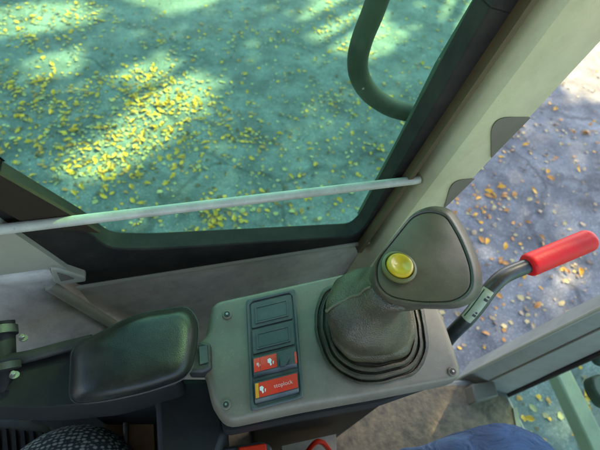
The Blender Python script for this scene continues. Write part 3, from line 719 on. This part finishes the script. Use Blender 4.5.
# raised rim
rim_o = [H(p, CDR-.0045) for p in resample(round_poly(pan_o, 4, 4), 48)]
rim_i = [H(p, CDR-.0045) for p in resample(round_poly(quad(.06, .025, .94, .975), 3, 4), 48)]
bevel(obj('panel_rim', ring_prism(rim_o, rim_i, (0, 0, -.004)), 'switch_plastic', pan), .0008, 2)
rows = [(.045, .265), (.285, .50), (.52, .725), (.745, .96)]
for i, (v0, v1) in enumerate(rows):
    if i < 2:
        bl = slab('switch_blank', quad(.09, v0, .91, v1), CDR, .004, 'switch_plastic', pan, 1.5, .0007, up=.0042)
        # framed recess: four thin bars around a darker lens
        o_ = [H(p, CDR-.0056) for p in quad(.17, v0+.035, .83, v1-.035)]; i_ = [H(p, CDR-.0056) for p in quad(.20, v0+.047, .80, v1-.047)]
        obj('blank_frame', ring_prism(o_, i_, (0, 0, -.002)), 'switch_plastic', bl, smooth=False)
        slab('blank_lens', quad(.205, v0+.05, .795, v1-.05), CDR, .002, 'switch_lens', bl, .5, 0, up=.0047)
    else:
        # rocker: a wedge whose two halves tilt
        def zz(u, v): return .0052 + (.0030*abs(u-.62)/.5 if i == 2 else .0022*abs(u-.55)/.5)
        rk_u = (.085, .915)
        bm = bmesh.new(); grid = []
        nu = 9
        for a in range(nu):
            u = rk_u[0]+(rk_u[1]-rk_u[0])*a/(nu-1)
            grid.append([bm.verts.new(H(Q(u, v0), CDR-.002)), bm.verts.new(H(Q(u, v0+.012), CDR-zz(u, 0))), bm.verts.new(H(Q(u, v1-.05), CDR-zz(u, 1))), bm.verts.new(H(Q(u, v1-.01), CDR-.003)), bm.verts.new(H(Q(u, v1), CDR+.001))])
        for a, c in zip(grid, grid[1:]):
            for k in range(4): bm.faces.new((a[k], c[k], c[k+1], a[k+1]))
        bm.faces.new(grid[0]); bm.faces.new(grid[-1][::-1])
        rk = obj('rocker_switch', bm, 'switch_plastic', pan, angle=25)
        rk['label'] = 'rocker switch with red left half and white symbols' if i == 2 else 'rocker switch with a full width red legend bar'
        # coloured lens follows the rocker's face
        def lens(name, u0, u1, va, vb, m, lift=.0009):
            bm = bmesh.new(); g = []
            for a in range(7):
                u = u0+(u1-u0)*a/6
                g.append([bm.verts.new(H(Q(u, va), CDR-zz(u, 0)-lift)), bm.verts.new(H(Q(u, vb), CDR-zz(u, 0)-lift)), bm.verts.new(H(Q(u, vb), CDR-zz(u, 0)+.001)), bm.verts.new(H(Q(u, va), CDR-zz(u, 0)+.001))])
            for a, c in zip(g, g[1:]):
                for k in range(4): bm.faces.new((a[k], c[k], c[(k+1) % 4], a[(k+1) % 4]))
            bm.faces.new(g[0]); bm.faces.new(g[-1][::-1])
            return obj(name, bm, m, rk, smooth=False)
        va, vb = v0+.022, v1-.06
        if i == 2:
            lens('red_lens', .22, .54, va, vb, 'red_switch'); lens('amber_lens', .095, .215, va, vb, 'red_switch')
            ic = [((.13, .40), 'amber'), ((.36, .44), 'white')]
            # dark catch with a slanted tab and a small red end
            slab('catch', [Q(.60, v0+.06), Q(.74, v0+.03), Q(.80, v0+.09), Q(.70, v1-.055), Q(.60, v1-.06)], CDR, .006, 'switch_lens', rk, 1, .0008, up=.011)
            slab('red_tip', [Q(.885, v0+.05), Q(.925, v0+.05), Q(.925, v1-.05), Q(.885, v1-.05)], CDR, .005, 'red_switch', rk, .5, 0, up=.0085)
        else:
            lens('red_lens', .17, .905, va, vb, 'red_switch'); lens('amber_lens', .10, .165, va, vb, 'orange_lens')
            ic = [((.17, .5), 'white')]
        vm = (va+vb)/2; hgt = vb-va
        # white pictograms: a drop shaped body with a small hook beside it
        def pict(u, sc, m):
            ctr = Q(u, vm); w_ = 4.2*sc
            blob = [(ctr[0]+w_*x, ctr[1]+w_*y) for x, y in ((-.5, -.6), (.1, -.9), (.5, -.5), (.35, .1), (.55, .6), (.2, .9), (0, .3), (-.45, .2))]
            bm = prism([H(p, CDR-zz(u, 0)-.0017) for p in blob], (0, 0, -.0006))
            dot = [(ctr[0]+w_*x, ctr[1]+w_*y) for x, y in ((.75, -.2), (1.0, -.25), (.95, .5), (.75, .4))]
            add(bm, prism([H(p, CDR-zz(u, 0)-.0017) for p in dot], (0, 0, -.0006)))
            obj('pictogram', bm, m, rk, smooth=False)
        if i == 2: pict(.17, .6, 'pink_print'); pict(.40, 1, 'white_print')
        else:
            pict(.22, 1, 'white_print')
            fc = D.curves.new('legend', 'FONT'); fc.body = 'stoplock'; fc.align_x = 'CENTER'; fc.align_y = 'CENTER'; fc.size = 1; fc.extrude = .02
            fo = D.objects.new('legend', fc); C.objects.link(fo)
            bpy.context.view_layer.update()
            me = D.meshes.new_from_object(fo.evaluated_get(bpy.context.evaluated_depsgraph_get())); D.objects.remove(fo)
            pc = H(Q(.63, vm), CDR-zz(.63, 0)-.0018); xa = (H(Q(.9, vm), CDR)-H(Q(.4, vm), CDR)).normalized(); ya = Vector((0, 0, 1)).cross(xa)
            wdt = (H(Q(.81, vm), CDR)-H(Q(.46, vm), CDR)).length
            xsz = max(v.co.x for v in me.vertices)-min(v.co.x for v in me.vertices); s_ = wdt/xsz
            for v in me.vertices: v.co = pc + xa*v.co.x*s_ + ya*v.co.y*s_ + Vector((0, 0, v.co.z*s_*.2))
            lg = D.objects.new('legend', me); C.objects.link(lg); me.materials.append(MT['pink_print']); lg.parent = rk; lg.matrix_parent_inverse = rk.matrix_world.inverted()
# screws in moulded wells
for p in ((227, 315), (226, 405), (452, 372)):
    c = H(p, CDR); r = RW(p, CDR, 4.6)
    sc_ = obj('screw', cyl_bm(c+Vector((0, 0, .0008)), r, .0022), 'console_plastic', con); bevel(sc_, .0006, 2)
    obj('screw_head', cyl_bm(c+Vector((0, 0, .0021)), r*.62, .0012), 'black_plastic', sc_)
    obj('screw_slot', cyl_bm(c+Vector((0, 0, .003)), r*.28, .0008, seg=6), 'steel', sc_)
# lower switch box under the console edge
lb = thing('lower_switch_box', 'dark box with a red switch low under the console edge', 'switch box', H((245, 446), CDR+.10))
dl = CDR+.10
bevel(obj('box_body', prism([H(p, dl) for p in [(212, 449), (262, 441), (272, 446), (274, 470), (216, 478)]], (0, 0, -.05)), 'switch_plastic', lb), .003, 2)
bevel(obj('red_rocker', prism([H(p, dl-.004) for p in [(238, 447), (266, 443), (268, 462), (240, 466)]], (0, 0, -.008)), 'red_switch', lb), .0015, 2)
cb = tube(catmull([H((296, 470), dl+.1), H((312, 446), dl+.08), H((321, 442), dl+.08), H((330, 452), dl+.1), H((338, 475), dl+.14)], 6), .0035, 8)
tag(obj('red_cable', cb, 'red_switch'), 'thin red cable looping under the console front edge', 'cable')
pb_ = prism([H(p, dl+.12) for p in [(282, 446), (336, 434), (338, 480), (284, 490)]], (0, 0, -.04))
tag(obj('side_cover', pb_, 'wall_paint', smooth=False), 'small grey cover plate below the console beside the red cable', 'cover plate')

# ------------------------------------------------------------------ joystick
js = thing('joystick', 'dark joystick with ribbed rubber boot and yellow thumb button', 'joystick', H((371, 333), CDR))
base_px = round_poly([(322, 283), (405, 276), (424, 300), (432, 352), (421, 376), (362, 387), (330, 372), (313, 335), (313, 300)], 22, 6)
N_ = 64
bp_ = resample(base_px, N_)
def ring(scale, cxy, drop, shape=None, blend=0.0, rot=0):
    c0 = Vector((371, 333)); out = []
    for i, p in enumerate(bp_):
        d = Vector((p.x, p.y))-c0
        if blend:
            rr = (d.length*(1-blend)+52*blend); d = d.normalized()*rr
        q = Vector(cxy)+d*scale
        out.append(H((q.x, q.y), drop))
    return out
def wob(rg, a):
    return [p+Vector((noise.noise(p*60), noise.noise(p*60+Vector((5, 0, 0))), 0))*a for p in rg]
c0 = (371, 333)
prof = [(1.0, c0, CDR), (1.0, c0, CDR-.003), (.985, c0, CDR-.0045), (.95, c0, CDR-.0045), (.93, c0, CDR-.001), (.91, c0, CDR-.001), (.90, c0, CDR-.008), (.885, (371, 332), CDR-.0105), (.85, (371, 331), CDR-.0105), (.83, (371, 331), CDR-.006), (.815, (371, 330), CDR-.006), (.81, (371, 330), CDR-.016), (.795, (371, 329), CDR-.0185), (.76, (371, 329), CDR-.0185), (.74, (371, 328), CDR-.014), (.70, (371, 328), CDR-.014)]
fl_ = obj('boot_flange', loft([wob(ring(s, c, d, blend=.22), .0012) for s, c, d in prof], cap0=True, cap1=True), 'flange_rubber', js, angle=55)
bevel(fl_, .0012, 2, 50)
prof = [(.73, (371, 327), CDR-.010, .1), (.775, (371, 325), CDR-.016, .2), (.785, (370, 322), CDR-.022, .25), (.75, (370, 321), CDR-.0265, .3), (.725, (370, 320), CDR-.0275, .35), (.745, (369, 316), CDR-.036, .45), (.755, (368, 312), CDR-.045, .55), (.745, (368, 308), CDR-.053, .65), (.68, (370, 303), CDR-.0605, .8), (.585, (374, 299), CDR-.068, .95), (.53, (379, 295), CDR-.076, 1), (.51, (385, 291), CDR-.085, 1), (.505, (390, 287), CDR-.093, 1), (.505, (396, 283), CDR-.101, 1), (.48, (400, 280), CDR-.107, 1)]
boot_rings = [wob(ring(s, c, d, blend=b), .0036) for s, c, d, b in prof]
bo = obj('boot', loft(boot_rings, cap0=False), 'boot_rubber', js, angle=80)
sub = bo.modifiers.new('sub', 'SUBSURF'); sub.levels = 1; sub.render_levels = 1
# grip: stem rings blend into the broad head
face_px = round_poly([(373.5, 262), (391, 240), (412, 214), (428, 208.5), (446, 212), (462, 238), (473, 268), (474, 291), (456, 304), (420, 305), (388, 299), (375, 287)], [12, 14, 14, 9, 9, 16, 12, 12, 14, 16, 10, 10], 4)
fp = resample(face_px, N_)
FD = .262
fcen = Vector((426, 262))
def head(grow, shift, drop, rnd=0.0, rad=0, tiltk=1.0):
    out = []
    for p in fp:
        d = Vector((p.x, p.y))-fcen
        g_ = grow*d.length if grow else 0
        q = fcen+d*(1+grow)+Vector(shift)
        if rnd: q = (fcen+d*(1+grow)+Vector(shift)).lerp(fcen+Vector(shift)+d.normalized()*rad, rnd)
        # the face tips slightly towards the seat
        out.append(H((q.x, q.y), drop+tiltk*((d.x)*-.00006+(d.y)*.00010)))
    return out
rings = [head(-.06, (0, 0), FD+.0015), head(-.035, (0, 0), FD-.0002), head(0, (0.5, 0), FD-.0008), head(.03, (1.5, 0), FD+.001), head(.065, (3.5, .5), FD+.006), head(.085, (5, 1), FD+.013), head(.075, (5, 1), FD+.021), head(.0, (2, 3), FD+.031, .15, 46),
         head(-.14, (-12, 9), FD+.041, .35, 41), head(-.3, (-22, 16), FD+.050, .7, 35), head(-.4, (-29, 21), FD+.058, .9, 29), head(-.45, (-33, 24), FD+.066, 1, 26)]
gr = obj('grip', loft(rings, cap0=False), 'grip_rubber', js, angle=80)
obj('face_plate', loft([head(-.058, (0, 0), FD+.004), head(-.060, (0, 0), FD+.0008), head(-.075, (0, 0), FD+.0001), head(-.09, (0, 0), FD)], cap0=False), 'grip_face', js, angle=60)
# moulding seam running down the stem and over the boot
def on_line(rg, xo=0):
    best = None
    n = len(rg); eye = Vector((0, 0, CAM_H)); cc = sum(rg, Vector())/n
    for p in rg:
        if (p-cc).dot(eye-cc) < 0: continue
        q = px(p); t = (q[0]-383)/(322-383); dl_ = abs(q[1]-(281+(313-281)*t))
        if best is None or dl_ < best[0]: best = (dl_, p)
    return best[1]
sp2 = [on_line(r_) for r_ in boot_rings[4:14]][::-1]
obj('seam', tube(catmull(sp2, 5), .0012, 6), 'seam_rubber', js)
bt = thing('push_button', '', '', H((399, 267), FD))
for k_ in ('label', 'category'): del bt[k_]
bt.parent = js; bt.matrix_parent_inverse = js.matrix_world.inverted()
bc = H((399, 267), FD+.001); br = RW((399, 267), FD, 13.5)
def lathe(c, prof, seg=40):
    return loft([[c+Vector((math.cos(2*math.pi*k/seg)*r, math.sin(2*math.pi*k/seg)*r, z)) for k in range(seg)] for r, z in prof])
obj('button_ring', lathe(bc, [(br*1.32, -.001), (br*1.32, .0012), (br*1.25, .002), (br*1.12, .0022), (br*1.06, .0012), (br*1.05, -.001)]), 'button_ring', bt)
obj('button_cap', lathe(bc, [(br, -.001), (br, .003), (br*.94, .0044), (br*.82, .005), (br*.7, .0048), (br*.55, .0040), (br*.3, .0034), (br*.04, .0032)]), 'button', bt)

# ------------------------------------------------------------------ safety lever
lv = thing('safety_lever', 'bent black lever with a bright red grip rising past the console', 'lever', H((452, 334), .5))
lpts = [((425, 372), .60), ((440, 350), .54), ((452, 334), .49), ((468, 318), .455), ((480, 303), .435), ((491, 288), .42), ((504, 276), .41), ((522, 268), .405), ((532, 264.5), .402)]
lw_ = catmull([H(p, d) for p, d in lpts], 6)
obj('rod', tube(lw_, RW((500, 280), .42, 7.5), 18), 'black_paint', lv)
ga_, gb_ = H((527, 266), .403), H((593, 238.5), .385)
gd = (gb_-ga_)
rg = RW((560, 252), .395, 11.5)
def grad(t):
    if t < .03: return rg*(.86+.14*t/.03)
    if t > .9: return rg*max(.06, math.sqrt(max(0, 1-((t-.9)/.1)**2)))
    return rg
obj('grip', tube([ga_+gd*(i/40) for i in range(41)], grad, 28), 'red_grip', lv, angle=60)
# white safety decal with a dark bar wrapped on the rod
dp = lw_[18:30]
def wrap(t, a, r):
    f = t*(len(dp)-1); i0 = min(int(f), len(dp)-2); c = dp[i0].lerp(dp[i0+1], f-i0); ax = (dp[i0+1]-dp[i0]).normalized()
    up = (Vector((0, 0, CAM_H))-c); up = (up-ax*up.dot(ax)).normalized(); sd = ax.cross(up)
    return c+up*math.cos(R(a))*r+sd*math.sin(R(a))*r
rr = RW((500, 280), .42, 7.5)*1.035
bm = bmesh.new(); rows_ = [[bm.verts.new(wrap(k/12, a, rr)) for a in range(-52, 39, 9)] for k in range(13)]
for a, c in zip(rows_, rows_[1:]):
    for i in range(len(a)-1): bm.faces.new((a[i], a[i+1], c[i+1], c[i]))
st_ = obj('decal', bm, 'sticker', lv)
bm = bmesh.new()
def mark(k0, k1, a0, a1, n=8):
    g = [[bm.verts.new(wrap(k0+(k1-k0)*q/n, a, rr*1.02)) for a in (a0, (a0+a1)/2, a1)] for q in range(n+1)]
    for a, c in zip(g, g[1:]):
        for i in range(2): bm.faces.new((a[i], a[i+1], c[i+1], c[i]))
mark(.06, .94, -34, -25)
for k0, k1, a0, a1 in ((.18, .24, 8, 34), (.27, .31, 14, 30), (.68, .75, 6, 36), (.79, .84, 14, 34)): mark(k0, k1, a0, a1, 2)
obj('decal_print', bm, 'black_plastic', st_)

# ------------------------------------------------------------------ armrest
AD = .375
am = thing('armrest', 'black padded vinyl armrest behind the control console', 'armrest', H((150, 350), AD+.06))
pad_px = round_poly([(72, 346), (100, 334), (134, 315), (188, 307), (198, 322), (197, 350), (189, 377), (150, 391), (104, 401), (70, 404)], [12, 20, 20, 16, 10, 12, 18, 30, 20, 14], 5)
pp = resample(pad_px, 72)
pc_ = Vector((140, 354))
def pr_(s, dx, dy, drop, sag=0):
    o_ = []
    for p in pp:
        d = Vector((p.x, p.y))-pc_; q = pc_+d*s+Vector((dx, dy))
        t = max(0, (110-q.x)/70)
        o_.append(H((q.x, q.y), drop+.012*t*t+sag))
    return o_
rings = [pr_(.02, 0, -2, AD-.003), pr_(.4, 0, -2, AD-.0025), pr_(.66, 0, -2, AD-.0012), pr_(.80, 0, -2, AD+.0005), pr_(.88, 0, -1, AD+.003), pr_(.95, 0, 0, AD+.008), pr_(.99, 0, 0, AD+.015), pr_(1.0, 0, 0, AD+.024), pr_(.985, 0, 0, AD+.034), pr_(.93, 0, 0, AD+.041), pr_(.8, 0, 0, AD+.043)]
obj('pad', loft(rings), 'vinyl', am, angle=80)
# seam welt round the pad and the dark shell below
w_ = pr_(1.004, 0, 0, AD+.028)
obj('welt', tube(w_+[w_[0]], .0014, 6), 'black_plastic', am)
sh = round_poly([(-120, 372), (20, 354), (82, 338), (150, 340), (182, 372), (178, 384), (105, 402), (40, 408), (-120, 405)], 10, 4)
sp_ = [H(p, AD+.05) for p in sh]
bevel(obj('housing', prism(sp_, (0, 0, -.06)), 'dark_shell', am), .01, 3)
ar = tube(catmull([H((-40, 366), AD+.045), H((20, 358), AD+.043), H((60, 348), AD+.042), H((92, 340), AD+.04)], 5), .006, 10)
obj('trim_strip', ar, 'black_plastic', am)
bevel(obj('support', prism([H(p, AD+.10) for p in [(70, 385), (150, 378), (222, 378), (226, 432), (214, 470), (158, 480), (155, 402), (70, 402)]], (0, 0, -.25)), 'dark_shell', am), .006, 2)
bk = bevel(obj('bracket', prism([H(p, AD+.028) for p in [(188, 346), (202, 341), (211, 343), (212, 368), (202, 372), (188, 372)]], (0, 0, -.022)), 'black_plastic', am), .003, 2)
obj('bracket_clip', prism([H(p, AD+.026) for p in [(199, 347), (207, 345), (208, 362), (200, 364)]], (0, 0, -.003)), 'switch_plastic', bk)

# pivot with clamp rings and bright bolts at the far left
pv = thing('pivot_clamp', 'dark round pivot clamp with two bright bolts at the armrest hinge', 'clamp', H((5, 355), AD+.06))
def ptube(p0, p1, d0, d1, r): return tube([H(p0, d0).lerp(H(p1, d1), i/4) for i in range(5)], r, 24)
obj('sleeve', ptube((0, 322), (2, 392), AD+.035, AD+.06, .0125), 'dark_shell', pv)
for a, b_, nm in (((0, 328), (.5, 336), 'collar'), ((2, 364), (2.5, 371), 'collar')):
    obj(nm, ptube(a, b_, AD+.033, AD+.035, .0148), 'black_plastic', pv)
for p in ((22, 337), (13, 374)):
    c = H(p, AD+.03)
    bo_ = bevel(obj('bolt', cyl_bm(c, .0026, .005, axis=(.4, .3, 1), seg=6), 'steel', pv), .0006, 2)
    obj('washer', cyl_bm(c-Vector((0, 0, .003)), .004, .001, axis=(.4, .3, 1)), 'steel', bo_)

# ------------------------------------------------------------------ things under the armrest
ve = thing('vent_box', 'dark plastic box with a ribbed grille beside the seat fabric', 'vent box', H((20, 435), .56))
vp = [(-60, 402), (0, 410), (46, 425), (58, 442), (60, 480), (-60, 480)]
bevel(obj('box_shell', prism([H(p, .56) for p in vp], (0, 0, -.12)), 'switch_plastic', ve), .006, 3)
for k in range(9):
    x0 = -34+k*9
    obj('grille_rib', prism([H(p, .553) for p in [(x0, 424+k*.9), (x0+4, 424.8+k*.9), (x0+6, 447+k*.9), (x0+1, 446+k*.9)]], (0, 0, -.008)), 'dark_shell', ve, smooth=False)
bd = thing('brown_panel', 'dusty brown board standing between armrest and console', 'board', H((130, 440), .75))
obj('board', prism([H(p, .60) for p in [(104, 424), (153, 414), (156, 480), (106, 480)]], (0, 0, -.02)), 'brown_board', bd, smooth=False)
obj('chrome_rod', tube([H((126, 423), .59), H((126, 438), .588), H((124, 470), .59)], .004, 10), 'steel', bd)

# ------------------------------------------------------------------ seat
st = thing('operator_seat', 'operator seat in dark fabric dotted with pale green', 'seat', H((60, 560), 1.0))
def cushion(name, c, s, m, par, r=.05, rot=None):
    bm = box_bm(c, s, rot); o = obj(name, bm, m, par); bevel(o, r, 6); return o
bx = H((52, 414), .50)
sy = -.0
cushion('seat_bolster', (bx.x-.004, bx.y-.115, CAM_H-.60), (.15, .23, .20), 'seat_fabric', st, .072)
cushion('backrest', (bx.x-.19, bx.y-.33, CAM_H-.42), (.14, .48, .62), 'seat_fabric', st, .055)
cushion('cushion', (bx.x+.14, bx.y-.36, CAM_H-.70), (.46, .44, .14), 'seat_fabric', st, .05)
obj('seat_riser', prism([H(p, .76) for p in [(-160, 385), (170, 380), (190, 470), (-160, 480)]], (0, 0, -.2)), 'dark_shell', st)
cushion('seat_base', (bx.x+.10, bx.y-.36, (CAM_H-.77+ZF)/2), (.36, .34, CAM_H-.77-ZF), 'dark_shell', st, .02)

# ------------------------------------------------------------------ person: seated operator, only the thigh reaches the picture
kn = H((545, 462), .60); sil = H((470, 428), .60)
ty = sil.y-.068
hipx = bx.x+.06
hz_ = CAM_H-.56
yc = ty-.10
J = {}
def skin_body(name, joints, links, m, parent, root, sub=2):
    me = D.meshes.new(name); idx = {k: i for i, k in enumerate(joints)}
    me.from_pydata([joints[k][0] for k in joints], [(idx[a], idx[b]) for a, b in links], [])
    o = D.objects.new(name, me); C.objects.link(o)
    sk = o.modifiers.new('skin', 'SKIN'); sk.use_smooth_shade = True
    lay = me.skin_vertices[0] if me.skin_vertices else None
    if lay is None:
        bpy.context.view_layer.objects.active = o
        bpy.context.view_layer.update(); lay = me.skin_vertices[0]
    for k in joints:
        r = joints[k][1]; lay.data[idx[k]].radius = r if isinstance(r, tuple) else (r, r); lay.data[idx[k]].use_root = (k == root)
    sb = o.modifiers.new('sub', 'SUBSURF'); sb.levels = sub; sb.render_levels = sub
    me.materials.append(MT[m])
    if parent: o.parent = parent; o.matrix_parent_inverse = parent.matrix_world.inverted()
    return o
kx = H((548, 445), .56).x-.045
pe = thing('person', 'seated person in blue jeans whose thigh shows at the bottom edge', 'person', (hipx, yc, CAM_H-.62))
j = {'pelvis': ((hipx-.02, yc, hz_), .105), 'belly': ((hipx-.05, yc, hz_+.10), .11)}
lk = [('pelvis', 'belly')]
for s_, nm in ((1, 'l'), (-1, 'r')):
    y = yc+s_*.10
    j['hip'+nm] = ((hipx+.06, y-s_*.03, hz_), .085); j['mid'+nm] = ((hipx+(kx-hipx)*.5, y-s_*.02, hz_+.012), .088); j['low'+nm] = ((hipx+(kx-hipx)*.8, y, hz_+.012), .074)
    j['knee'+nm] = ((kx, y, hz_), .068); j['calf'+nm] = ((kx+.03, y, hz_-.16), .06); j['ankle'+nm] = ((kx+.04, y, ZF+.12), .045)
    lk += [('pelvis', 'hip'+nm), ('hip'+nm, 'mid'+nm), ('mid'+nm, 'low'+nm), ('low'+nm, 'knee'+nm), ('knee'+nm, 'calf'+nm), ('calf'+nm, 'ankle'+nm)]
jn = skin_body('jeans', j, lk, 'denim', pe, 'pelvis', 3)
# soft cloth folds at the knee and thigh
dtex = D.textures.new('folds', 'CLOUDS'); dtex.noise_scale = .045; dtex.noise_depth = 2
dm = jn.modifiers.new('folds', 'DISPLACE'); dm.texture = dtex; dm.strength = .016; dm.mid_level = .5; dm.texture_coords = 'GLOBAL'
for s_ in (1, -1):
    y = yc+s_*.10; x0 = kx+.04
    rings = []
    for t, w_, h_ in ((-.07, .03, .07), (-.05, .042, .10), (.0, .045, .10), (.06, .046, .07), (.12, .048, .05), (.17, .04, .04), (.195, .02, .02)):
        rings.append([Vector((x0+t, y+math.cos(a)*w_, ZF+.012+h_*.5+math.sin(a)*h_*.5)) for a in [2*math.pi*k/16 for k in range(16)]])
    obj('boot', loft(rings), 'boot_leather', pe)

print('cab', FY, YW, 'kx', kx, 'hip', hipx, 'ty', ty)
